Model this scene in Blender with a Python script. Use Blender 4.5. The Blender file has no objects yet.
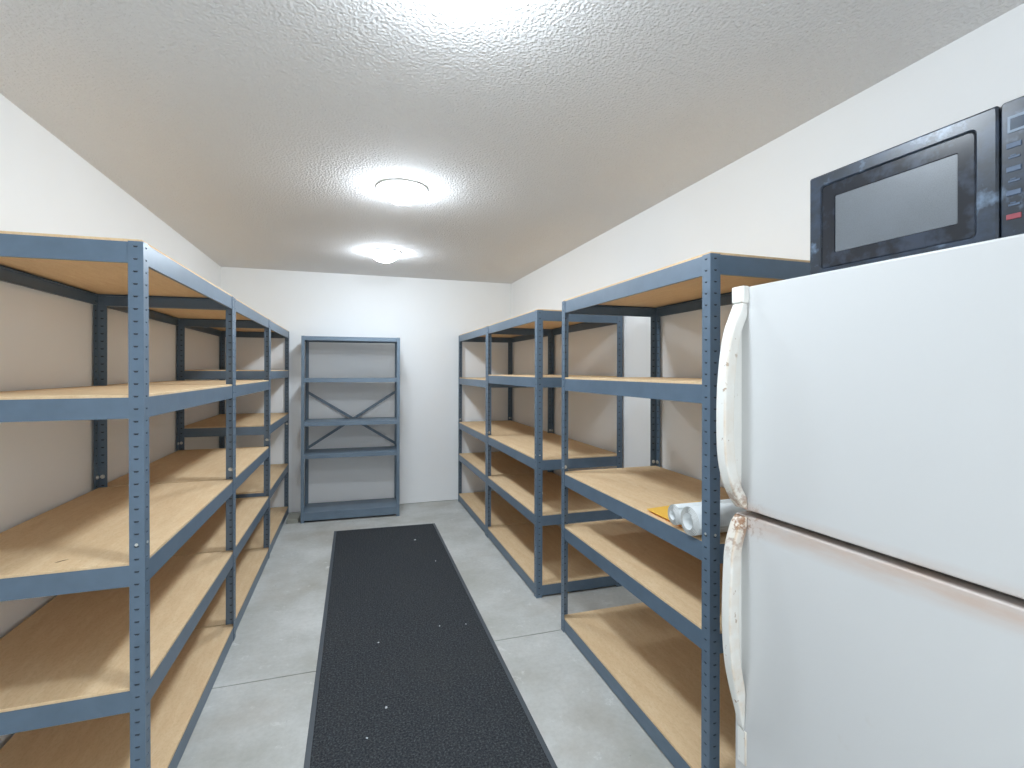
import bpy, bmesh, math, random
from mathutils import Vector, Matrix

random.seed(7)
scene = bpy.context.scene
C = scene.collection

# ------------------------------------------------------------------ camera
F_PX, YAW, PITCH, ROLL, CY, CAM_H = 498.04, -0.3092, 0.0023, 0.0028, 369.757, 1.4416
c, s = math.cos(YAW), math.sin(YAW)
fw, rt, up = Vector((-s, c, 0)), Vector((c, s, 0)), Vector((0, 0, 1))
fv = fw * math.cos(PITCH) + up * math.sin(PITCH)
uv = up * math.cos(PITCH) - fw * math.sin(PITCH)
rv = rt * math.cos(ROLL) + uv * math.sin(ROLL)
u2 = uv * math.cos(ROLL) - rt * math.sin(ROLL)
cam_data = bpy.data.cameras.new('camera')
cam = bpy.data.objects.new('camera', cam_data)
C.objects.link(cam)
cam_data.sensor_width = 36.0
cam_data.lens = F_PX / 1024 * 36.0
cam_data.shift_y = (CY - 384.0) / 1024
cam_data.clip_start = 0.02
M = Matrix((rv, u2, -fv)).transposed().to_4x4()
M.translation = Vector((0, 0, CAM_H))
cam.matrix_world = M
scene.camera = cam

# ------------------------------------------------------------------ world, exposure
world = bpy.data.worlds.new('world')
scene.world = world
world.use_nodes = True
world.node_tree.nodes['Background'].inputs[0].default_value = (0.8, 0.85, 0.9, 1)
world.node_tree.nodes['Background'].inputs[1].default_value = 3.2
scene.view_settings.view_transform = 'Standard'
scene.view_settings.look = 'None'
scene.view_settings.gamma = 1.0
scene.view_settings.use_curve_mapping = False
scene.view_settings.exposure = 0.0
scene.cycles.max_bounces = 14
scene.cycles.diffuse_bounces = 10
LAMP_STRENGTH = 101.0
LAMP_COLOR = (0.86, 0.965, 1.07)


# ------------------------------------------------------------------ helpers
def srgb(r, g, b):
    def f(v):
        v /= 255.0
        return v / 12.92 if v <= 0.04045 else ((v + 0.055) / 1.055) ** 2.4
    return (f(r), f(g), f(b), 1.0)


def mat(name, color, rough=0.5, metal=0.0, spec=0.5, coat=0.0):
    m = bpy.data.materials.new(name)
    m.use_nodes = True
    p = m.node_tree.nodes['Principled BSDF']
    p.inputs['Base Color'].default_value = color
    p.inputs['Roughness'].default_value = rough
    p.inputs['Metallic'].default_value = metal
    p.inputs['Specular IOR Level'].default_value = spec
    p.inputs['Coat Weight'].default_value = coat
    return m


class NT:
    """small helper to write node trees"""
    def __init__(self, m):
        self.m, self.t = m, m.node_tree
        self.p = self.t.nodes['Principled BSDF']
        self.tc = self.t.nodes.new('ShaderNodeTexCoord')

    def node(self, kind, **kw):
        n = self.t.nodes.new(kind)
        for k, v in kw.items():
            setattr(n, k, v)
        return n

    def link(self, a, b):
        self.t.links.new(a, b)

    def coords(self, scale=(1, 1, 1), loc=(0, 0, 0)):
        n = self.node('ShaderNodeMapping')
        n.inputs['Scale'].default_value = scale
        n.inputs['Location'].default_value = loc
        self.link(self.tc.outputs['Object'], n.inputs['Vector'])
        return n.outputs['Vector']

    def noise(self, scale, detail=3.0, rough=0.55, vec=None):
        n = self.node('ShaderNodeTexNoise')
        n.inputs['Scale'].default_value = scale
        n.inputs['Detail'].default_value = detail
        n.inputs['Roughness'].default_value = rough
        self.link(vec if vec is not None else self.tc.outputs['Object'], n.inputs['Vector'])
        return n.outputs['Fac']

    def ramp(self, fac, stops):
        n = self.node('ShaderNodeValToRGB')
        e = n.color_ramp.elements
        while len(e) < len(stops):
            e.new(0.5)
        for el, (pos, col) in zip(e, stops):
            el.position, el.color = pos, col
        self.link(fac, n.inputs['Fac'])
        return n.outputs['Color']

    def mix(self, fac, a, b, blend='MIX'):
        n = self.node('ShaderNodeMix', data_type='RGBA', blend_type=blend)
        for sock, val in ((n.inputs[0], fac), (n.inputs[6], a), (n.inputs[7], b)):
            if hasattr(val, 'is_linked'):
                self.link(val, sock)
            else:
                sock.default_value = val
        return n.outputs[2]

    def math(self, op, a, b=0.0, clamp=False):
        n = self.node('ShaderNodeMath', operation=op, use_clamp=clamp)
        for sock, val in ((n.inputs[0], a), (n.inputs[1], b)):
            if hasattr(val, 'is_linked'):
                self.link(val, sock)
            else:
                sock.default_value = val
        return n.outputs[0]

    def axis(self, i):
        n = self.node('ShaderNodeSeparateXYZ')
        self.link(self.tc.outputs['Object'], n.inputs[0])
        return n.outputs[i]

    def band(self, val, centre, half, soft):
        """1 inside centre +- half, falling to 0 over soft"""
        d = self.math('ABSOLUTE', self.math('SUBTRACT', val, centre))
        n = self.node('ShaderNodeMapRange', clamp=True)
        n.inputs['From Min'].default_value = half + soft
        n.inputs['From Max'].default_value = half
        self.link(d, n.inputs['Value'])
        return n.outputs['Result']

    def bump(self, height, strength, dist=0.002):
        n = self.node('ShaderNodeBump')
        n.inputs['Strength'].default_value = strength
        n.inputs['Distance'].default_value = dist
        self.link(height, n.inputs['Height'])
        self.link(n.outputs['Normal'], self.p.inputs['Normal'])

    def color(self, sock):
        self.link(sock, self.p.inputs['Base Color'])


def box(bm, x0, x1, y0, y1, z0, z1):
    vs = [bm.verts.new((x, y, z)) for z in (z0, z1) for y in (y0, y1) for x in (x0, x1)]
    fs = [(0, 2, 3, 1), (4, 5, 7, 6), (0, 1, 5, 4), (2, 6, 7, 3), (0, 4, 6, 2), (1, 3, 7, 5)]
    return [bm.faces.new([vs[i] for i in f]) for f in fs]


def bevel_box(bm, x0, x1, y0, y1, z0, z1, r=0.005, seg=2):
    t = bmesh.new()
    box(t, x0, x1, y0, y1, z0, z1)
    bmesh.ops.bevel(t, geom=list(t.edges), offset=r, segments=seg, affect='EDGES', profile=0.5)
    me = bpy.data.meshes.new('tmp')
    t.to_mesh(me)
    t.free()
    bm.from_mesh(me)
    bpy.data.meshes.remove(me)


def cyl(bm, p0, p1, r0, r1=None, n=12):
    r1 = r0 if r1 is None else r1
    p0, p1 = Vector(p0), Vector(p1)
    q = (p1 - p0).to_track_quat('Z', 'Y')
    a = [bm.verts.new(p0 + q @ Vector((r0 * math.cos(2 * math.pi * i / n), r0 * math.sin(2 * math.pi * i / n), 0))) for i in range(n)]
    b = [bm.verts.new(p1 + q @ Vector((r1 * math.cos(2 * math.pi * i / n), r1 * math.sin(2 * math.pi * i / n), 0))) for i in range(n)]
    for i in range(n):
        j = (i + 1) % n
        bm.faces.new((a[i], a[j], b[j], b[i]))
    bm.faces.new(a[::-1])
    bm.faces.new(b)


def lathe(bm, prof, n=48):
    """profile of (r, z) turned about z"""
    rings = []
    for r, z in prof:
        if r < 1e-6:
            rings.append([bm.verts.new((0, 0, z))])
        else:
            rings.append([bm.verts.new((r * math.cos(2 * math.pi * i / n), r * math.sin(2 * math.pi * i / n), z)) for i in range(n)])
    for A, B in zip(rings, rings[1:]):
        for i in range(n):
            j = (i + 1) % n
            if len(A) == 1 and len(B) > 1:
                bm.faces.new((A[0], B[j], B[i]))
            elif len(B) == 1 and len(A) > 1:
                bm.faces.new((A[i], A[j], B[0]))
            elif len(A) > 1:
                bm.faces.new((A[i], A[j], B[j], B[i]))


def mesh(name, bm, m, smooth=False, fix=True):
    if fix:
        bmesh.ops.recalc_face_normals(bm, faces=list(bm.faces))
    me = bpy.data.meshes.new(name)
    bm.to_mesh(me)
    bm.free()
    me.materials.append(m)
    if smooth:
        for p in me.polygons:
            p.use_smooth = True
    return me


def obj(name, me, parent=None, loc=None):
    o = bpy.data.objects.new(name, me)
    C.objects.link(o)
    if parent is not None:
        o.parent = parent
    if loc is not None:
        o.location = loc
    return o


def tag(o, label, cat, group=None, kind=None):
    o['label'] = label
    o['category'] = cat
    if group:
        o['group'] = group
    if kind:
        o['kind'] = kind
    return o


def empty(name, loc, rz=0.0):
    o = bpy.data.objects.new(name, None)
    C.objects.link(o)
    o.location = loc
    o.rotation_euler = (0, 0, rz)
    o.empty_display_size = 0.1
    return o


def structure(name, bm, m, label, cat):
    o = obj(name, mesh(name, bm, m))
    o['kind'] = 'structure'
    o['label'] = label
    o['category'] = cat
    return o


# ------------------------------------------------------------------ materials
def make_wall_mat(name, col, bump=0.25, scale=60):
    m = mat(name, col, 0.85, spec=0.2)
    n = NT(m)
    f = n.noise(scale, 4)
    f2 = n.noise(1.7, 3)
    n.color(n.mix(n.ramp(f2, [(0.35, (0, 0, 0, 1)), (0.75, (0.35, 0.35, 0.35, 1))]), col,
                  (col[0] * 0.95, col[1] * 0.94, col[2] * 0.92, 1)))
    n.bump(f, bump, 0.002)
    return m


M_wall = make_wall_mat('white_wall_paint', (0.865, 0.875, 0.875, 1))

M_ceil = mat('textured_ceiling_paint', (0.72, 0.715, 0.71, 1), 0.9, spec=0.15)
n = NT(M_ceil)
v = n.node('ShaderNodeTexVoronoi', feature='SMOOTH_F1')
v.inputs['Scale'].default_value = 88
v.inputs['Smoothness'].default_value = 0.6
n.link(n.tc.outputs['Object'], v.inputs['Vector'])
h = n.math('ADD', n.math('MULTIPLY', v.outputs['Distance'], 0.6), n.noise(110, 3))
n.bump(h, 0.95, 0.006)

M_floor = mat('bare_concrete', srgb(168, 170, 168), 0.65, spec=0.3)
n = NT(M_floor)
base = n.ramp(n.noise(2.2, 6, 0.6), [(0.3, srgb(176, 176, 169)), (0.52, srgb(196, 197, 193)), (0.72, srgb(212, 213, 210))])
fine = n.noise(45, 4, 0.7)
base = n.mix(n.ramp(fine, [(0.35, (0.16, 0.16, 0.16, 1)), (0.6, (0, 0, 0, 1))]), base, srgb(140, 140, 134))
sp = n.noise(9, 5, 0.75, n.coords((1, 1, 1), (3.1, 7.7, 0)))
base = n.mix(n.ramp(sp, [(0.60, (0, 0, 0, 1)), (0.67, (0.7, 0.7, 0.7, 1))]), base, srgb(214, 215, 212))
sp2 = n.noise(24, 3, 0.6, n.coords((1, 1, 1), (9.1, 2.7, 0)))
base = n.mix(n.ramp(sp2, [(0.735, (0, 0, 0, 1)), (0.755, (0.8, 0.8, 0.8, 1))]), base, srgb(92, 90, 86))
st = n.noise(1.3, 4, 0.6, n.coords((1, 1, 1), (0.4, 1.3, 0)))
base = n.mix(n.ramp(st, [(0.52, (0, 0, 0, 1)), (0.68, (0.45, 0.35, 0.35, 1))]), base, srgb(158, 146, 128))
n.color(base)
n.bump(fine, 0.12, 0.002)

M_rack = mat('blue_grey_rack_paint', srgb(99, 119, 139), 0.36, spec=0.5)
n = NT(M_rack)
n.color(n.mix(n.ramp(n.noise(14, 3), [(0.35, (0, 0, 0, 1)), (0.75, (0.5, 0.5, 0.5, 1))]), srgb(93, 112, 130), srgb(79, 96, 112)))

M_slot = mat('post_slot_shade', srgb(46, 52, 60), 0.7)  # dark colour painted in for the shade inside the slots
M_shelfmetal = mat('grey_shelf_enamel', srgb(104, 122, 138), 0.4, spec=0.5)
n = NT(M_shelfmetal)
n.color(n.mix(n.ramp(n.noise(9, 3), [(0.35, (0, 0, 0, 1)), (0.75, (0.5, 0.5, 0.5, 1))]), srgb(106, 124, 140), srgb(92, 108, 122)))

M_bolt = mat('zinc_bolt', srgb(205, 205, 200), 0.35, metal=0.6)

M_board = mat('particle_board', srgb(196, 168, 128), 0.7, spec=0.25)
n = NT(M_board)
grain = n.noise(7, 5, 0.65, n.coords((5, 1.0, 5)))
base = n.ramp(grain, [(0.3, srgb(219, 188, 148)), (0.55, srgb(225, 197, 158)), (0.75, srgb(231, 206, 170))])
chips = n.noise(160, 2, 0.6, n.coords((1, 0.45, 1)))
base = n.mix(n.ramp(chips, [(0.36, (0.2, 0.2, 0.2, 1)), (0.52, (0, 0, 0, 1))]), base, srgb(188, 152, 108))
big = n.noise(1.6, 3, 0.5)
base = n.mix(n.ramp(big, [(0.55, (0, 0, 0, 1)), (0.75, (0.25, 0.25, 0.25, 1))]), base, srgb(206, 174, 130))
n.color(base)
n.bump(chips, 0.08, 0.001)

M_pile = mat('charcoal_ribbed_carpet', srgb(46, 49, 54), 0.95, spec=0.1)
n = NT(M_pile)
wv = n.node('ShaderNodeTexWave', wave_type='BANDS', bands_direction='X')
wv.inputs['Scale'].default_value = 26
wv.inputs['Distortion'].default_value = 0.6
wv.inputs['Detail Scale'].default_value = 8
n.link(n.tc.outputs['Object'], wv.inputs['Vector'])
fz = n.noise(120, 3, 0.75)
base = n.ramp(fz, [(0.32, srgb(34, 36, 39)), (0.52, srgb(60, 63, 66)), (0.72, srgb(100, 103, 105))])
base = n.mix(n.math('MULTIPLY', wv.outputs['Fac'], 0.22), base, srgb(66, 70, 76))
pt = n.noise(2.0, 4, 0.6)
base = n.mix(n.ramp(pt, [(0.5, (0, 0, 0, 1)), (0.75, (0.35, 0.35, 0.35, 1))]), base, srgb(70, 71, 70))
n.color(base)
n.bump(n.math('ADD', n.math('MULTIPLY', wv.outputs['Fac'], 0.4), fz), 0.6, 0.003)
M_border = mat('black_rubber_border', srgb(80, 86, 92), 0.5, spec=0.4)

M_fridge = mat('white_fridge_enamel', (0.61, 0.62, 0.62, 1), 0.38, spec=0.5)
n = NT(M_fridge)
z = n.axis(2)
x = n.axis(1)
stain_n = n.noise(5, 4, 0.6, n.coords((1, 1, 5)))
under = n.math('MULTIPLY', n.band(z, 1.03, 0.015, 0.035), n.ramp(stain_n, [(0.3, (0.25, 0.25, 0.25, 1)), (0.65, (1, 1, 1, 1))]))
corner = n.math('MULTIPLY', n.band(z, 1.03, 0.01, 0.05), n.band(x, -0.03, 0.02, 0.06))
n_spot = n.ramp(n.noise(60, 3, 0.6), [(0.52, (0, 0, 0, 1)), (0.6, (1, 1, 1, 1))])
base = n.mix(n.math('MULTIPLY', under, 0.8), (0.61, 0.62, 0.62, 1), srgb(196, 172, 156))
base = n.mix(n.math('MULTIPLY', n.math('MULTIPLY', corner, n_spot), 0.8), base, srgb(136, 92, 46))
scuff = n.ramp(n.noise(3.5, 6, 0.7, n.coords((1, 1, 1), (4, 2, 9))), [(0.66, (0, 0, 0, 1)), (0.74, (0.3, 0.3, 0.3, 1))])
base = n.mix(scuff, base, srgb(190, 184, 174))
n.color(base)
n.bump(n.noise(220, 2), 0.05, 0.001)

M_handle = mat('yellowed_handle_plastic', srgb(232, 230, 222), 0.4, spec=0.5)
n = NT(M_handle)
z = n.axis(2)
y = n.axis(1)
near_joint = n.band(z, 1.03, 0.02, 0.10)
rust = n.math('MULTIPLY', near_joint, n.ramp(n.noise(42, 4, 0.65), [(0.46, (0, 0, 0, 1)), (0.56, (1, 1, 1, 1))]))
edge = n.math('MULTIPLY', n.band(y, -0.0405, 0.001, 0.0035), n.ramp(n.noise(16, 4, 0.6), [(0.35, (0.15, 0.15, 0.15, 1)), (0.65, (1, 1, 1, 1))]))
spots = n.math('MULTIPLY', n.band(y, -0.032, 0.010, 0.006), n.ramp(n.noise(38, 3, 0.6, n.coords((1, 1, 0.8), (2, 5, 1))), [(0.655, (0, 0, 0, 1)), (0.69, (1, 1, 1, 1))]))
base = n.mix(n.math('MULTIPLY', edge, 0.6), srgb(231, 231, 226), srgb(205, 176, 140))
base = n.mix(n.math('MULTIPLY', spots, 0.7), base, srgb(150, 116, 76))
base = n.mix(n.math('MULTIPLY', near_joint, 0.4), base, srgb(214, 190, 160))
base = n.mix(n.math('MULTIPLY', rust, 0.85), base, srgb(140, 92, 48))
n.color(base)

M_gasket = mat('grey_door_gasket', srgb(92, 86, 82), 0.7)
M_grille = mat('dark_toe_grille', srgb(70, 70, 68), 0.6)

M_mw = mat('dusty_black_plastic', srgb(46, 56, 66), 0.3, spec=0.5)
n = NT(M_mw)
d1 = n.noise(10, 5, 0.65, n.coords((1, 1, 1.6)))
base = n.mix(n.ramp(d1, [(0.45, (0, 0, 0, 1)), (0.62, (0.55, 0.55, 0.55, 1))]), srgb(40, 47, 56), srgb(60, 75, 96))
d2 = n.noise(17, 4, 0.6, n.coords((1, 1, 1), (5, 1, 3)))
base = n.mix(n.ramp(d2, [(0.575, (0, 0, 0, 1)), (0.70, (0.7, 0.7, 0.7, 1))]), base, srgb(116, 136, 158))
n.color(base)
M_mwdark = mat('gloss_black_door_glass', srgb(42, 46, 54), 0.2, spec=0.5)
n = NT(M_mwdark)
d1 = n.noise(13, 4, 0.65)
base = n.mix(n.ramp(d1, [(0.48, (0, 0, 0, 1)), (0.62, (0.7, 0.7, 0.7, 1))]), srgb(32, 36, 43), srgb(62, 72, 88))
n.color(base)
M_mwwin = mat('grey_perforated_window', srgb(134, 142, 148), 0.35, spec=0.6)
n = NT(M_mwwin)
gv = n.node('ShaderNodeTexVoronoi')
gv.inputs['Scale'].default_value = 620
n.link(n.tc.outputs['Object'], gv.inputs['Vector'])
base = n.ramp(gv.outputs['Distance'], [(0.25, srgb(86, 91, 96)), (0.5, srgb(98, 104, 109))])
cl = n.noise(6, 4, 0.6)
base = n.mix(n.ramp(cl, [(0.4, (0, 0, 0, 1)), (0.7, (0.35, 0.35, 0.35, 1))]), base, srgb(112, 119, 128))
n.color(base)
M_mwseam = mat('dark_seam', srgb(16, 18, 22), 0.5)
M_key = mat('faded_key_print', srgb(78, 95, 118), 0.5)
M_keyred = mat('red_key_print', srgb(150, 66, 76), 0.5)
M_display = mat('display_frame_print', srgb(112, 128, 146), 0.4)
M_displayglass = mat('display_glass', srgb(52, 66, 82), 0.2)

M_fixture = mat('white_fixture_metal', srgb(235, 235, 232), 0.5)
M_glow = bpy.data.materials.new('lit_frosted_glass')
M_glow.use_nodes = True
p = M_glow.node_tree.nodes['Principled BSDF']
p.inputs['Base Color'].default_value = (0.9, 0.9, 0.9, 1)
p.inputs['Roughness'].default_value = 0.4
p.inputs['Emission Color'].default_value = (*LAMP_COLOR, 1)
p.inputs['Emission Strength'].default_value = LAMP_STRENGTH

M_paper = mat('white_drawing_paper', srgb(222, 226, 226), 0.8, spec=0.2)
n = NT(M_paper)
n.color(n.mix(n.ramp(n.noise(20, 4), [(0.45, (0, 0, 0, 1)), (0.75, (0.5, 0.5, 0.5, 1))]), srgb(224, 228, 228), srgb(196, 202, 204)))
M_paperedge = mat('layered_paper_edge', srgb(176, 176, 172), 0.9)
M_yellow = mat('yellow_envelope_paper', srgb(240, 190, 84), 0.75, spec=0.2)
M_scrap = mat('grey_scrap_board', srgb(146, 146, 136), 0.8)
M_splinter = mat('dark_wood_splinter', srgb(84, 56, 34), 0.85)
M_lint = mat('white_lint', srgb(205, 207, 210), 0.9)

# ------------------------------------------------------------------ room shell
XL, XR, YB, YN, ZC = -1.228, 1.738, 5.475, -0.95, 2.448
JY = 2.562
DX0, DX1, DZ = -0.75, 1.05, 2.10       # unseen doorway opening, added to let daylight in as fill

bm = bmesh.new()                                   # floor slab with one sawn joint across it
g, gd = 0.0035, 0.008
prof = [(YN - 0.15, 0), (JY - g, 0), (JY - g, -gd), (JY + g, -gd), (JY + g, 0), (YB + 0.15, 0)]
row0 = [bm.verts.new((XL - 0.12, y_, z_)) for y_, z_ in prof]
row1 = [bm.verts.new((XR + 0.12, y_, z_)) for y_, z_ in prof]
for i in range(len(prof) - 1):
    bm.faces.new((row0[i], row1[i], row1[i + 1], row0[i + 1]))
bl0 = bm.verts.new((XL - 0.12, prof[0][0], -0.1)); bl1 = bm.verts.new((XR + 0.12, prof[0][0], -0.1))
bl2 = bm.verts.new((XR + 0.12, prof[-1][0], -0.1)); bl3 = bm.verts.new((XL - 0.12, prof[-1][0], -0.1))
bm.faces.new((bl0, bl1, bl2, bl3))
bm.faces.new((row0[0], bl0, bl1, row1[0]))
bm.faces.new((row0[-1], row1[-1], bl2, bl3))
bm.faces.new([bl0] + row0 + [bl3])
bm.faces.new([bl1] + row1 + [bl2])
structure('floor', bm, M_floor, 'bare grey concrete floor with a sawn joint across the aisle', 'floor')

bm = bmesh.new()
box(bm, XL - 0.12, XR + 0.12, YN - 0.12, YB + 0.12, ZC, ZC + 0.1)
structure('ceiling', bm, M_ceil, 'white textured ceiling carrying three dome lamps', 'ceiling')
for nm, b, lab in (
        ('wall_left', (XL - 0.1, XL, YN, YB, 0.0, ZC), 'white painted wall behind the left row of racks'),
        ('wall_right', (XR, XR + 0.1, YN, YB, 0.0, ZC), 'white painted wall behind the right racks and the refrigerator'),
        ('wall_back', (XL - 0.1, XR + 0.1, YB, YB + 0.1, 0.006, ZC), 'white painted end wall behind the grey metal shelf unit'),
        ('wall_front', None, 'white painted wall behind the viewer, with an unseen doorway added for fill light')):
    bm = bmesh.new()
    if b:
        box(bm, *b)
    else:
        for q in ((XL - 0.1, DX0, 0.0, ZC), (DX1, XR + 0.1, 0.0, ZC), (DX0, DX1, DZ, ZC)):
            box(bm, q[0], q[1], YN - 0.1, YN, q[2], q[3])
    structure(nm, bm, M_wall, lab, 'wall')

# ------------------------------------------------------------------ boltless racks
RH = 1.829      # post height
FL = 0.040      # post flange
TP = 0.0022     # sheet thickness
BH = 0.064      # beam height
DEP = 0.612     # rack depth


def plate_with_holes(bm, us, zs, hole, to3d, thick):
    """sheet over the grid us x zs with the cells where hole(i, j) closed by a dark face as painted shade; to3d(u, z, depth)"""
    cache = {}

    def V(i, j, k):
        key = (i, j, k)
        if key not in cache:
            u_, z_ = us[i], zs[j]
            if i in (1, 2) and j % 2 == 1 and j < len(zs) - 1:      # lower edge of a slot is narrower
                u_ += 0.003 if i == 1 else -0.003
            cache[key] = bm.verts.new(to3d(u_, z_, thick * k))
        return cache[key]
    solid = {(i, j) for i in range(len(us) - 1) for j in range(len(zs) - 1) if not hole(i, j)}
    for i in range(len(us) - 1):
        for j in range(len(zs) - 1):
            if hole(i, j):                                            # dark face closes the slot, its inner shade put into the colour
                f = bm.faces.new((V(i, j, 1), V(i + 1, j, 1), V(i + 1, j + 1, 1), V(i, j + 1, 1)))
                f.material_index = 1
    for (i, j) in solid:
        bm.faces.new((V(i, j, 0), V(i + 1, j, 0), V(i + 1, j + 1, 0), V(i, j + 1, 0)))
        bm.faces.new((V(i, j, 1), V(i, j + 1, 1), V(i + 1, j + 1, 1), V(i + 1, j, 1)))
        for a, b, nb in (((i, j), (i + 1, j), (i, j - 1)), ((i + 1, j), (i + 1, j + 1), (i + 1, j)),
                         ((i + 1, j + 1), (i, j + 1), (i, j + 1)), ((i, j + 1), (i, j), (i - 1, j))):
            if nb not in solid:
                bm.faces.new((V(*a, 0), V(*b, 0), V(*b, 1), V(*a, 1)))


def make_post(sx, sy, m):
    """angle post whose outer corner is at the origin, flanges running to sx, sy"""
    bm = bmesh.new()
    zs = [0.0]
    k = 0
    while 0.022 + k * 0.0381 < RH - 0.012:
        zc = 0.022 + k * 0.0381
        zs += [zc - 0.0027, zc + 0.0027]
        k += 1
    zs.append(RH)
    us = [0.0, 0.0135, 0.0285, FL]
    hole = lambda i, j: i == 1 and j % 2 == 1 and j < len(zs) - 2
    plate_with_holes(bm, us, zs, hole, lambda u_, z_, d_: (sx * u_, sy * d_, z_), TP)
    us2 = [TP, 0.0135, 0.0285, FL]
    plate_with_holes(bm, us2, zs, hole, lambda u_, z_, d_: (sx * d_, sy * u_, z_), TP)
    me = mesh('post', bm, m)
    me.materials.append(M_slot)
    return me


def make_splice(sx, sy, m):
    bm = bmesh.new()
    a, b = TP + 0.0003, TP + 0.0022
    for (x0, x1, y0, y1) in ((b, FL - 0.004, a, b), (a, b, a, FL - 0.004)):
        xs_, ys_ = sorted((sx * x0, sx * x1)), sorted((sy * y0, sy * y1))
        box(bm, *xs_, *ys_, 0.872, 0.957)
    return mesh('splice_plate', bm, m)


def make_bolt(sx, sy, along, m):
    bm = bmesh.new()
    u_ = 0.021
    if along == 'x':
        cyl(bm, (sx * u_, -sy * 0.0015, 0.905), (sx * u_, sy * 0.0095, 0.905), 0.0045)
        cyl(bm, (sx * u_, sy * 0.0042, 0.905), (sx * u_, sy * 0.0105, 0.905), 0.0105, 0.008)
    else:
        cyl(bm, (-sx * 0.0015, sy * u_, 0.905), (sx * 0.0095, sy * u_, 0.905), 0.0045)
        cyl(bm, (sx * 0.0042, sy * u_, 0.905), (sx * 0.0105, sy * u_, 0.905), 0.0105, 0.008)
    return mesh('splice_bolt', bm, m)


def make_beam(length, name, m):
    """beam along +x from 0, outer face at y=TP, inside towards +y; z measured from its top"""
    bm = bmesh.new()
    y0, y1 = TP + 0.0004, TP + 0.0024
    t = 0.0018
    box(bm, TP + 0.001, length - TP - 0.001, y0, y1, -BH, 0)
    box(bm, FL + 0.002, length - FL - 0.002, y1, y1 + 0.018, -0.0147 - t, -0.0147)      # ledge under the board
    box(bm, FL + 0.002, length - FL - 0.002, y1, y1 + 0.010, -BH, -BH + t)               # turned lower lip
    for e in (0.012, 0.027):                                                           # rivets that hook the posts
        for xx in (e, length - e):
            cyl(bm, (xx, y1, -0.018), (xx, y1 + 0.003, -0.018), 0.005, 0.004, 8)
            cyl(bm, (xx, y1, -0.046), (xx, y1 + 0.003, -0.046), 0.005, 0.004, 8)
    bmesh.ops.recalc_face_normals(bm, faces=list(bm.faces))
    return mesh(name, bm, m)


POSTS = {(a, b): (make_post(-a, -b, M_rack), make_splice(-a, -b, M_rack), make_bolt(-a, -b, 'x', M_bolt), make_bolt(-a, -b, 'y', M_bolt))
         for a in (-1, 1) for b in (-1, 1)}


def make_rack(x_front, facing, y0, y1, levels, label, group, lean=0.0, drop=()):
    """facing +1: front looks to +x (left row); -1: front looks to -x (right row)"""
    L = y1 - y0
    xc, yc = x_front - facing * DEP / 2, (y0 + y1) / 2
    root = empty('storage_rack', (xc - lean * RH, yc, 0 if not lean else DEP / 2 * abs(lean)))
    root.rotation_euler = (0, lean, 0)
    tag(root, label, 'rack', group)
    for (a, b), (pm, sm, bx_, by_) in POSTS.items():
        loc = (a * DEP / 2, b * L / 2, 0)
        po = obj('post', pm, root, loc)
        obj('splice_plate', sm, po)
        obj('splice_bolt', bx_, po)
        obj('splice_bolt', by_, po)
    long_me = make_beam(L, 'long_beam', M_rack)
    side_me = make_beam(DEP, 'side_beam', M_rack)
    bm = bmesh.new()
    e = TP + 0.0030
    bevel_box(bm, -DEP / 2 + e, DEP / 2 - e, -L / 2 + e, L / 2 - e, -0.0063, 0.0087, 0.0012, 1)
    board_me = mesh('shelf_board', bm, M_board)
    for li, zl in enumerate(levels):
        o = obj('long_beam', long_me, root, (-DEP / 2, L / 2, zl)); o.rotation_euler = (0, 0, -math.pi / 2)
        o = obj('long_beam', long_me, root, (DEP / 2, -L / 2, zl)); o.rotation_euler = (0, 0, math.pi / 2)
        obj('side_beam', side_me, root, (-DEP / 2, -L / 2, zl))
        o = obj('side_beam', side_me, root, (DEP / 2, L / 2, zl)); o.rotation_euler = (0, 0, math.pi)
        bo = obj('shelf_board', board_me, root, (0, 0, zl - (0.004 if li in drop else 0)))
        if li in drop:                                                # this board has slipped at its near end
            bo.rotation_euler = (0.0065, 0, 0)
    return root


GL, GR = 'blue-grey racks along the left wall', 'blue-grey racks along the right wall'
XFL, XFR = -0.611, 1.112
make_rack(XFL, 1, 1.791, 3.0115, (RH - 0.002, 1.353, 0.843, 0.462, 0.066),
          'nearest blue-grey rack of the left row, its tan boards running out of view', GL, lean=-0.0075)
make_rack(XFL, 1, 3.0165, 4.230, (RH - 0.002, 1.356, 0.845, 0.463, 0.066),
          'middle blue-grey rack of the three on the left, boards level with the nearest rack', GL, lean=-0.003)
make_rack(XFL, 1, 4.235, 5.455, (RH - 0.002, 1.435, 1.008, 0.497, 0.066),
          'farthest left blue-grey rack, against the end wall, with two boards set higher', GL)
make_rack(XFR, -1, 1.353, 2.568, (RH - 0.002, 1.398, 0.872, 0.576, 0.072),
          'blue-grey rack standing alone beside the white refrigerator, holding paper rolls', GR, drop=(2,))
make_rack(XFR, -1, 2.961, 4.199, (RH - 0.002, 1.400, 0.872, 0.518, 0.076),
          'right-hand blue-grey rack beyond the gap of bare wall, nearer of the joined pair', GR)
make_rack(XFR, -1, 4.204, 5.424, (RH - 0.002, 1.358, 0.869, 0.520, 0.078),
          'right-hand blue-grey rack in the far corner, farther of the joined pair', GR)

# ------------------------------------------------------------------ metal shelf unit at the end wall
KW, KD, KH = 0.909, 0.365, 1.768
ang = math.atan2(5.048 - 5.070, 0.909)
root = empty('metal_shelf_unit', (-0.0095, 5.059, 0), ang)
root.location = Vector((-0.0095, 5.059, 0)) + Matrix.Rotation(ang, 3, 'Z') @ Vector((0, KD / 2, 0))
tag(root, 'grey all-metal shelf unit with crossed braces, standing against the end wall', 'shelf')


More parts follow.
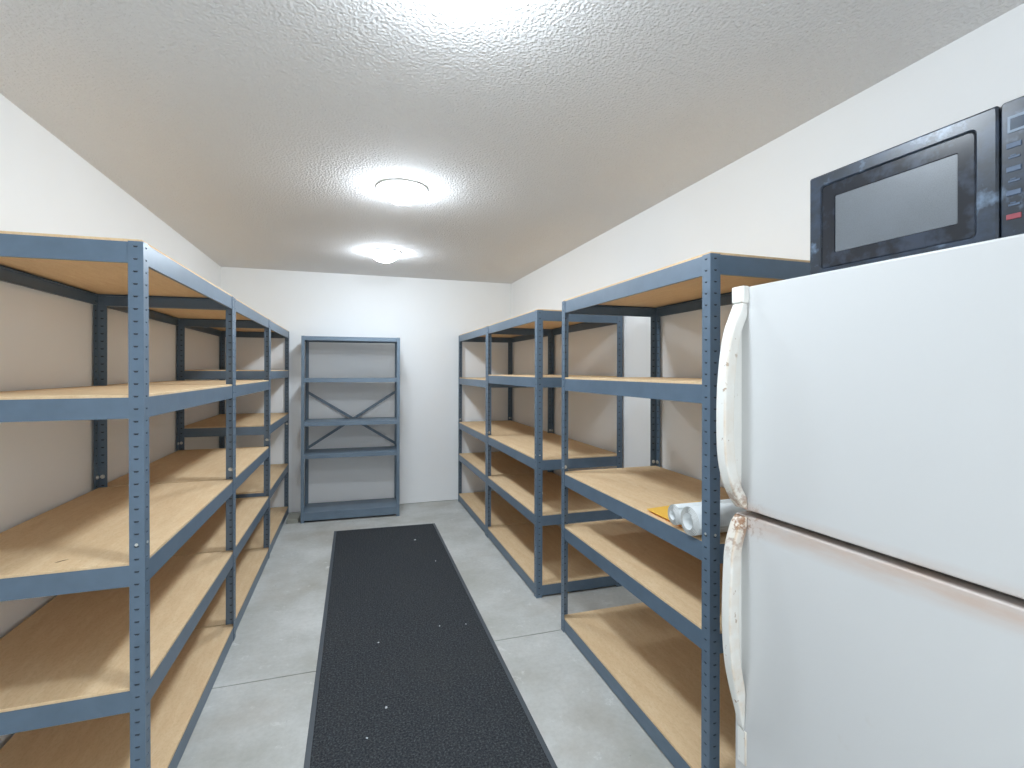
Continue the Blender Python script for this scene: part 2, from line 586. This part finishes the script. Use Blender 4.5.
def sheet_post(sx, sy):
    bm = bmesh.new()
    w = 0.030
    for (x0, x1, y0, y1) in ((0, w, 0, 0.002), (0, 0.002, 0.002, w)):
        box(bm, *sorted((sx * x0, sx * x1)), *sorted((sy * y0, sy * y1)), 0, KH)
    return mesh('post', bm, M_shelfmetal)


for a in (-1, 1):
    for b in (-1, 1):
        po = obj('post', sheet_post(-a, -b), root, (a * KW / 2, b * KD / 2, 0))
        bm = bmesh.new()
        box(bm, *sorted((-a * 0.0025, -a * 0.034)), *sorted((-b * 0.0025, -b * 0.034)), 0, 0.006)
        obj('foot_plate', mesh('foot_plate', bm, M_shelfmetal), po)
bm = bmesh.new()
ex = KW / 2 - 0.0028
ey = KD / 2 - 0.0028
lip = 0.038
t = 0.0018
box(bm, -ex, ex, -ey, ey, -t, 0)
box(bm, -ex, ex, -ey, -ey + t, -lip, -t)
box(bm, -ex, ex, ey - t, ey, -lip, -t)
box(bm, -ex, -ex + t, -ey + t, ey - t, -lip, -t)
box(bm, ex - t, ex, -ey + t, ey - t, -lip, -t)
box(bm, -ex + 0.01, ex - 0.01, -ey + t, -ey + 0.013, -lip, -lip + t)
box(bm, -ex + 0.01, ex - 0.01, ey - 0.013, ey - t, -lip, -lip + t)
shelf_me = mesh('shelf', bm, M_shelfmetal)
for zl in (KH - 0.002, 1.366, 0.950, 0.642):
    obj('shelf', shelf_me, root, (0, 0, zl))
bm = bmesh.new()
lip = 0.074
box(bm, -ex, ex, -ey, ey, -t, 0)
box(bm, -ex, ex, -ey, -ey + t, -lip, -t)
box(bm, -ex, ex, ey - t, ey, -lip, -t)
box(bm, -ex, -ex + t, -ey + t, ey - t, -lip, -t)
box(bm, ex - t, ex, -ey + t, ey - t, -lip, -t)
box(bm, -ex, ex, -ey - 0.0012, -ey, -lip, -lip + 0.045)
obj('shelf', mesh('shelf', bm, M_shelfmetal), root, (0, 0, 0.094))


def strap(x0, z0, x1, z1, y_):
    bm = bmesh.new()
    a, b = Vector((x0, 0, z0)), Vector((x1, 0, z1))
    d = (b - a).normalized()
    nrm = Vector((-d.z, 0, d.x)) * 0.013
    vs = []
    for yy in (y_, y_ + 0.0025):
        for q in (a + nrm, b + nrm, b - nrm, a - nrm):
            vs.append(bm.verts.new((q.x, yy, q.z)))
    bm.faces.new(vs[:4]); bm.faces.new(vs[4:][::-1])
    for i in range(4):
        j = (i + 1) % 4
        bm.faces.new((vs[i], vs[j], vs[j + 4], vs[i + 4]))
    for q in (a + d * 0.012, b - d * 0.012):
        cyl(bm, (q.x, y_ - 0.003, q.z), (q.x, y_, q.z), 0.006, 0.006, 8)
    return mesh('cross_brace', bm, M_shelfmetal)


yb = KD / 2 + 0.001
obj('cross_brace', strap(-KW / 2 + 0.012, 1.225, KW / 2 - 0.012, 0.665, yb), root)
obj('cross_brace', strap(-KW / 2 + 0.012, 0.650, KW / 2 - 0.012, 1.225, yb + 0.003), root)

# ------------------------------------------------------------------ scrap board on the floor by the shelf unit
bm = bmesh.new()
bevel_box(bm, -0.052, 0.052, -0.105, 0.105, 0, 0.040, 0.003, 2)
o = obj('scrap_board', mesh('scrap_board', bm, M_scrap), None, (-0.536, 5.195, 0))
o.rotation_euler = (0, 0, -0.02)
tag(o, 'short grey scrap board on the floor between the left racks and metal shelf unit', 'board')

# ------------------------------------------------------------------ runner mat
mat_c = [(-0.156, 4.733), (0.742, 4.700), (0.703, 0.55), (-0.171, 0.55)]
cx_, cy_ = sum(p_[0] for p_ in mat_c) / 4, sum(p_[1] for p_ in mat_c) / 4
root = empty('runner_mat', (cx_, cy_, 0))
tag(root, 'long charcoal ribbed runner mat with rubber border on the concrete aisle', 'mat')


def inset(pts, d):
    sgn = [(1, -1), (-1, -1), (-1, 1), (1, 1)]
    return [(x_ + sx * d, y_ + sy * d) for (x_, y_), (sx, sy) in zip(pts, sgn)]


loc_c = [(x_ - cx_, y_ - cy_) for x_, y_ in mat_c]
bm = bmesh.new()
loops = []
for d, z_ in ((0, 0.0), (0.001, 0.003), (0.004, 0.0042), (0.021, 0.0046), (0.022, 0.001)):
    loops.append([bm.verts.new((x_, y_, z_)) for x_, y_ in inset(loc_c, d)])
for A, B in zip(loops, loops[1:]):
    for i in range(4):
        j = (i + 1) % 4
        bm.faces.new((A[i], A[j], B[j], B[i]))
obj('border', mesh('border', bm, M_border), root)
bm = bmesh.new()
ins = inset(loc_c, 0.0222)
lo = [bm.verts.new((x_, y_, 0.0005)) for x_, y_ in ins]
mi = [bm.verts.new((x_, y_, 0.006)) for x_, y_ in ins]
tp = [bm.verts.new((x_, y_, 0.0078)) for x_, y_ in inset(ins, 0.003)]
for A, B in ((lo, mi), (mi, tp)):
    for i in range(4):
        j = (i + 1) % 4
        bm.faces.new((A[i], A[j], B[j], B[i]))
bm.faces.new(tp)
bm.faces.new(lo[::-1])
obj('pile', mesh('pile', bm, M_pile), root)

# a few specks of lint lying on the mat
bm = bmesh.new()
bmesh.ops.create_icosphere(bm, subdivisions=2, radius=1.0)
for v_ in bm.verts:
    v_.co *= 1 + 0.45 * (random.random() - 0.5)
lint_me = mesh('lint_speck', bm, M_lint, True)
for k, (x_, y_, r_) in enumerate([(0.133, 2.714, 0.0045), (0.140, 2.181, 0.0055), (0.057, 2.023, 0.0040), (0.468, 2.788, 0.0040), (0.614, 2.765, 0.0035), (0.505, 4.264, 0.0080), (0.598, 3.748, 0.0050)]):
    o = obj('lint_speck', lint_me, None, (x_, y_, 0.0078 + r_ * 0.45))
    o.scale = (r_ * 1.2, r_, r_ * 0.5)
    o.rotation_euler = (0, 0, k * 1.3)
    tag(o, 'tiny white speck of lint lying on the charcoal runner mat', 'lint', 'white lint specks on the mat')

# ------------------------------------------------------------------ ceiling lamps
bm = bmesh.new()
lathe(bm, [(0, 0), (0.1370, 0), (0.1380, -0.001), (0.1380, -0.009), (0.1370, -0.0102), (0.120, -0.0102)], 64)
base_me = mesh('base_ring', bm, M_fixture, True)
bm = bmesh.new()
RS = (0.1335 ** 2 + 0.076 ** 2) / (2 * 0.076)
A0 = math.asin(0.1335 / RS)
prof_d = [(0.1335, -0.0103)]
for k in range(1, 17):
    a_ = A0 * (1 - k / 16)
    prof_d.append((RS * math.sin(a_), -0.0106 - (RS * math.cos(a_) - RS * math.cos(A0))))
prof_d[-1] = (0, prof_d[-1][1])
lathe(bm, prof_d, 64)
dome_me = mesh('glass_dome', bm, M_glow, True)
for y_, lab in ((1.19, 'nearest lit dome ceiling lamp, cut off by the top of the picture'),
                (2.80, 'middle lit white dome ceiling lamp of the three along the aisle'),
                (4.36, 'farthest lit dome ceiling lamp, closest to the end wall')):
    root = empty('ceiling_lamp', (0.256, y_, ZC))
    tag(root, lab, 'lamp', 'dome lamps along the ceiling')
    obj('base_ring', base_me, root)
    obj('glass_dome', dome_me, root)

# ------------------------------------------------------------------ refrigerator
FT = 0.065
FP = Vector((1.052, 1.173, 0))
fr = empty('refrigerator', FP, FT)
tag(fr, 'white top-freezer refrigerator with rust-stained bow handles under the microwave', 'refrigerator')
FW, FTOP, SPL0, SPL1 = 0.76, 1.680, 1.0365, 1.0525
bm = bmesh.new()
bevel_box(bm, 0.066, 0.660, -FW + 0.004, -0.004, 0.035, FTOP - 0.005, 0.008, 2)
obj('cabinet', mesh('cabinet', bm, M_fridge), fr)


def door(name, z0, z1):
    bm = bmesh.new()
    bevel_box(bm, 0, 0.058, -FW, 0, z0, z1, 0.0045, 3)
    me = mesh(name, bm, M_fridge)
    return obj(name, me, fr)


d_top = door('freezer_door', SPL1, FTOP)
d_low = door('fridge_door', 0.105, SPL0)
for dd, z0, z1 in ((d_top, SPL1, FTOP), (d_low, 0.105, SPL0)):
    bm = bmesh.new()
    box(bm, 0.0585, 0.0655, -FW + 0.012, -0.012, z0 + 0.012, z1 - 0.012)
    obj('gasket', mesh('gasket', bm, M_gasket), dd)
bm = bmesh.new()
box(bm, 0.040, 0.0657, -FW + 0.02, -0.02, SPL0 + 0.002, SPL1 - 0.002)
obj('middle_rail', mesh('middle_rail', bm, M_gasket), fr)
bm = bmesh.new()
box(bm, 0.05, 0.0655, -FW + 0.01, -0.01, 0.012, 0.095)
for k in range(6):
    box(bm, 0.046, 0.05, -FW + 0.03, -0.03, 0.020 + k * 0.012, 0.026 + k * 0.012)
obj('toe_grille', mesh('toe_grille', bm, M_grille), fr)
bm = bmesh.new()
for yy in (-FW + 0.06, -0.06):
    for xx in (0.12, 0.60):
        cyl(bm, (xx, yy, 0), (xx, yy, 0.036), 0.02, 0.016, 12)
obj('levelling_feet', mesh('levelling_feet', bm, M_grille), fr)
for zc in (FTOP + 0.0005,):
    bm = bmesh.new()
    bevel_box(bm, 0.015, 0.12, -FW + 0.01, -FW + 0.05, zc, zc + 0.010, 0.003, 2)
    obj('hinge_cover', mesh('hinge_cover', bm, M_fridge), fr)


def handle_loft(bm, path, y_far, y_near):
    """path of (outward, z, width factor): a bowed bar with a web on its far side down to the door"""
    rings = []
    for o_, z_, w_ in path:
        yc, hw = (y_far + y_near) / 2, (y_far - y_near) / 2 * w_
        yf, yn = yc + hw, yc - hw
        t_ = min(0.034, o_ - 0.0006)
        ym = yf - 0.4 * (yf - yn)
        r = min(0.006, o_ * 0.3)
        pts = [(-0.004, yf), (o_ - r, yf), (o_ - r * 0.3, yf - r * 0.3), (o_, yf - r), (o_, yn + r), (o_ - r * 0.3, yn + r * 0.3), (o_ - r, yn),
               (o_ - t_ * 0.9, yn), (o_ - t_, yn + 0.002), (o_ - t_, ym), (-0.004, ym - 0.0005)]
        rings.append([bm.verts.new((-a_, b_, z_)) for a_, b_ in pts])
    m_ = len(rings[0])
    for A, B in zip(rings, rings[1:]):
        for k in range(m_):
            j = (k + 1) % m_
            bm.faces.new((A[k], A[j], B[j], B[k]))
    bm.faces.new(rings[0])
    bm.faces.new(rings[-1][::-1])


def smooth_path(pts, n=4):
    out = []
    for i in range(len(pts) - 1):
        p0, p1, p2, p3 = pts[max(i - 1, 0)], pts[i], pts[i + 1], pts[min(i + 2, len(pts) - 1)]
        for k in range(n):
            t_ = k / n
            out.append(tuple(0.5 * ((2 * b) + (-a + c_) * t_ + (2 * a - 5 * b + 4 * c_ - d_) * t_ ** 2 + (-a + 3 * b - 3 * c_ + d_) * t_ ** 3)
                             for a, b, c_, d_ in zip(p0, p1, p2, p3)))
    out.append(pts[-1])
    return out


YH = -0.026
bm = bmesh.new()
bevel_box(bm, -0.021, 0.004, YH - 0.022, YH + 0.022, 1.634, FTOP + 0.002, 0.005, 2)
handle_loft(bm, smooth_path([(0.019, 1.6325, 1.0), (0.034, 1.60, 1.0), (0.056, 1.55, 0.95), (0.072, 1.47, 0.92), (0.081, 1.36, 0.92), (0.079, 1.22, 0.92),
                             (0.062, 1.14, 0.95), (0.040, 1.095, 1.0), (0.018, 1.066, 1.0), (0.006, 1.056, 1.0)]), YH + 0.020, YH - 0.019)
obj('handle', mesh('handle', bm, M_handle, True), d_top)
bm = bmesh.new()
handle_loft(bm, smooth_path([(0.010, 1.034, 1.0), (0.028, 1.015, 1.0), (0.047, 0.965, 0.95), (0.056, 0.91, 0.92), (0.062, 0.76, 0.90), (0.055, 0.64, 0.88),
                             (0.038, 0.555, 0.80), (0.020, 0.49, 0.70), (0.006, 0.435, 0.5)]), YH + 0.019, YH - 0.019)
bevel_box(bm, -0.0035, 0.003, YH - 0.016, YH + 0.014, 0.335, 0.43, 0.0015, 1)
obj('handle', mesh('handle', bm, M_handle, True), d_low)
for me_o in (d_top, d_low):
    for ch in me_o.children:
        if ch.name.startswith('handle'):
            for p_ in ch.data.polygons:
                p_.use_smooth = len(p_.vertices) == 4 and p_.area < 3e-4

# ------------------------------------------------------------------ microwave on the refrigerator
MT = 0.045
mw = empty('microwave_oven', (1.152, 1.018, FTOP + 0.0005), MT)
tag(mw, 'dusty black microwave oven sitting on top of the white refrigerator', 'microwave')
MWW, MWH, SPL = 0.507, 0.271, 0.398
bm = bmesh.new()
bevel_box(bm, 0.022, 0.36, -MWW, 0, 0.012, MWH, 0.006, 2)
obj('casing', mesh('casing', bm, M_mw), mw)
for xx in (0.05, 0.32):
    for yy in (-0.04, -MWW + 0.04):
        bm = bmesh.new()
        cyl(bm, (xx, yy, 0), (xx, yy, 0.0125), 0.012, 0.014, 12)
        obj('foot', mesh('foot', bm, M_mwseam), mw)
# door: outer frame, recessed dark pane, grey window
bm = bmesh.new()


def frame_rect(bm, y0, y1, z0, z1, iy0, iy1, iz0, iz1, xf, xb):
    box(bm, xf, xb, y0, y1, iz1, z1)
    box(bm, xf, xb, y0, y1, z0, iz0)
    box(bm, xf, xb, y0, iy0, iz0, iz1)
    box(bm, xf, xb, iy1, y1, iz0, iz1)


def rounded_rect(y0, y1, z0, z1, r, n=5):
    pts = []
    for (cy0, cz0, a0) in ((y1 - r, z1 - r, 0), (y0 + r, z1 - r, 90), (y0 + r, z0 + r, 180), (y1 - r, z0 + r, 270)):
        for k in range(n + 1):
            a = math.radians(a0 + 90 * k / n)
            pts.append((cy0 + r * math.cos(a), cz0 + r * math.sin(a)))
    return pts


def bridge(bm, A, B):
    m_ = len(A)
    for i in range(m_):
        j = (i + 1) % m_
        bm.faces.new((A[i], A[j], B[j], B[i]))


def loop(bm, pts, x_):
    return [bm.verts.new((x_, a, b)) for a, b in pts]


outer = (-SPL + 0.0015, 0, 0.010, MWH)
inner = (-0.361, -0.033, 0.027, 0.240)
L0 = loop(bm, rounded_rect(*outer, 0.005), 0.022)
L1 = loop(bm, rounded_rect(*outer, 0.005), 0.003)
L2 = loop(bm, rounded_rect(outer[0] + 0.004, outer[1] - 0.004, outer[2] + 0.004, outer[3] - 0.004, 0.004), 0.0)
L3 = loop(bm, rounded_rect(inner[0] - 0.003, inner[1] + 0.003, inner[2] - 0.003, inner[3] + 0.003, 0.012), 0.0)
L4 = loop(bm, rounded_rect(*inner, 0.010), 0.0025)
for A, B in ((L0, L1), (L1, L2), (L2, L3), (L3, L4)):
    bridge(bm, A, B)
bm.faces.new(L0[::-1])
dm = obj('door', mesh('door', bm, M_mw), mw)
bm = bmesh.new()
win = (-0.331, -0.068, 0.062, 0.207)
P0 = loop(bm, rounded_rect(inner[0] + 0.0008, inner[1] - 0.0008, inner[2] + 0.0008, inner[3] - 0.0008, 0.010), 0.012)
P1 = loop(bm, rounded_rect(inner[0] + 0.0008, inner[1] - 0.0008, inner[2] + 0.0008, inner[3] - 0.0008, 0.010), 0.0030)
P2 = loop(bm, rounded_rect(inner[0] + 0.003, inner[1] - 0.003, inner[2] + 0.003, inner[3] - 0.003, 0.009), 0.0018)
P3 = loop(bm, rounded_rect(*win, 0.003), 0.0018)
P4 = loop(bm, rounded_rect(win[0] + 0.001, win[1] - 0.001, win[2] + 0.001, win[3] - 0.001, 0.003), 0.0045)
for A, B in ((P0, P1), (P1, P2), (P2, P3), (P3, P4)):
    bridge(bm, A, B)
bm.faces.new(P0[::-1])
obj('door_glass', mesh('door_glass', bm, M_mwdark), dm)
bm = bmesh.new()
W0 = loop(bm, rounded_rect(win[0] + 0.0015, win[1] - 0.0015, win[2] + 0.0015, win[3] - 0.0015, 0.003), 0.0075)
W1 = loop(bm, rounded_rect(win[0] + 0.0015, win[1] - 0.0015, win[2] + 0.0015, win[3] - 0.0015, 0.003), 0.0040)
bridge(bm, W0, W1)
bm.faces.new(W1)
bm.faces.new(W0[::-1])
obj('window', mesh('window', bm, M_mwwin), dm)
# control panel
bm = bmesh.new()
pan = (-MWW, -SPL - 0.0015, 0.010, MWH)
Q0 = loop(bm, rounded_rect(*pan, 0.006), 0.022)
Q1 = loop(bm, rounded_rect(*pan, 0.006), 0.004)
Q2 = loop(bm, rounded_rect(pan[0] + 0.003, pan[1] - 0.003, pan[2] + 0.003, pan[3] - 0.003, 0.005), 0.0005)
bridge(bm, Q0, Q1)
bridge(bm, Q1, Q2)
bm.faces.new(Q2)
bm.faces.new(Q0[::-1])
pn = obj('control_panel', mesh('control_panel', bm, M_mw), mw)
bm = bmesh.new()
frame_rect(bm, -0.490, -0.411, 0.209, 0.240, -0.486, -0.415, 0.214, 0.235, -0.0006, 0.001)
obj('display_frame', mesh('display_frame', bm, M_display), pn)
bm = bmesh.new()
box(bm, -0.0003, 0.001, -0.4858, -0.4152, 0.2142, 0.2348)
obj('display', mesh('display', bm, M_displayglass), pn)
for r in range(7):
    for c_ in range(3):
        y0 = -0.409 - c_ * 0.029
        z0 = 0.190 - r * 0.0222
        bm = bmesh.new()
        if r == 6:
            m_ = M_keyred if c_ < 2 else M_key
        else:
            m_ = M_key
        if r % 2 == 0:
            bevel_box(bm, -0.0012, 0.001, y0 - 0.022, y0, z0 - 0.010, z0, 0.0008, 1)
        else:
            box(bm, -0.0008, 0.001, y0 - 0.020, y0 - 0.003, z0 - 0.007, z0 - 0.0035)
            box(bm, -0.0008, 0.001, y0 - 0.014, y0 - 0.006, z0 - 0.0025, z0 - 0.0005)
        k_ = obj('key', mesh('key', bm, m_), pn)
        if m_ is M_keyred:
            k_['label'] = 'faded red key'

# ------------------------------------------------------------------ paper rolls and envelope on the right rack
ZB = 0.8738


def paper_roll(x_, y_, r_out, r_in, turns, length, rz, zb, phase, label):
    bm = bmesh.new()
    N = int(turns * 36)
    th = 0.0022
    cols = []
    for i in range(N + 1):
        f_ = i / N
        a = phase + f_ * turns * 2 * math.pi
        r = r_in + (r_out - r_in) * f_
        skew = 0.012 * (1 - f_)                     # inner turns slide out a little
        col = []
        for rr in (r - th / 2, r + th / 2):
            for xx in (-skew * 0.6, length - skew):
                col.append(bm.verts.new((xx, rr * math.cos(a), rr * math.sin(a))))
        cols.append(col)
    for A, B in zip(cols, cols[1:]):
        bm.faces.new((A[0], A[1], B[1], B[0]))
        bm.faces.new((A[2], B[2], B[3], A[3]))
        bm.faces.new((A[0], B[0], B[2], A[2])).material_index = 1
        bm.faces.new((A[1], A[3], B[3], B[1]))
    for A in (cols[0], cols[-1]):
        bm.faces.new((A[0], A[1], A[3], A[2]))
    me = mesh('paper_roll', bm, M_paper, True)
    me.materials.append(M_paperedge)
    for p_ in me.polygons:
        p_.use_smooth = p_.material_index == 0
    o = obj('paper_roll', me, None, (x_, y_, zb + r_out + th / 2))
    o.rotation_euler = (0, 0, rz)
    tag(o, label, 'paper roll', 'white paper rolls on the rack')
    return o


bm = bmesh.new()
ev = [(1.130, 1.752), (1.42, 1.790), (1.405, 1.505), (1.130, 1.515)]
lo = [bm.verts.new((x_ + (0.014 if x_ < 1.2 else -0.003), y_ + (-0.008 if y_ > 1.65 else 0.003), 0)) for x_, y_ in ev]
hi = [bm.verts.new((x_, y_, 0.0095)) for x_, y_ in ev]
for i in range(4):
    j = (i + 1) % 4
    bm.faces.new((lo[i], lo[j], hi[j], hi[i]))
bm.faces.new(hi)
bm.faces.new(lo[::-1])
mid = Vector((1.27, 1.65, 0))
for v_ in bm.verts:
    v_.co -= mid
ENV = obj('envelope', mesh('envelope', bm, M_yellow), None, (mid.x, mid.y, ZB + 0.0020))
ENV.rotation_euler = (0.0065, 0, 0)
tag(ENV, 'yellow paper envelope lying flat under the white paper rolls', 'envelope')
paper_roll(1.105, 1.447, 0.0500, 0.027, 5.2, 0.42, 0.0, ZB + 0.0002, 2.2, 'larger white paper roll, nearer the rack post on the right-hand shelf')
paper_roll(1.108, 1.5385, 0.0365, 0.016, 5.2, 0.40, 0.015, ZB + 0.0108, 1.0, 'smaller white paper roll lying on the yellow envelope')

# ------------------------------------------------------------------ splinter on the near left shelf
bm = bmesh.new()
pts = [(-0.021, -0.001), (-0.012, -0.005), (0.004, -0.0055), (0.020, -0.002), (0.014, 0.003), (-0.004, 0.005), (-0.016, 0.003)]
lo = [bm.verts.new((a, b, 0)) for a, b in pts]
hi = [bm.verts.new((a * 0.9, b * 0.7, 0.0025 + 0.002 * math.sin(i))) for i, (a, b) in enumerate(pts)]
for i in range(len(pts)):
    j = (i + 1) % len(pts)
    bm.faces.new((lo[i], lo[j], hi[j], hi[i]))
bm.faces.new(hi)
bm.faces.new(lo[::-1])
o = obj('wood_splinter', mesh('wood_splinter', bm, M_splinter), None, (-0.850, 1.878, 0.843 + 0.0088))
o.rotation_euler = (0, 0, 0.75)
tag(o, 'small dark wood splinter lying on the nearest left rack shelf', 'splinter')
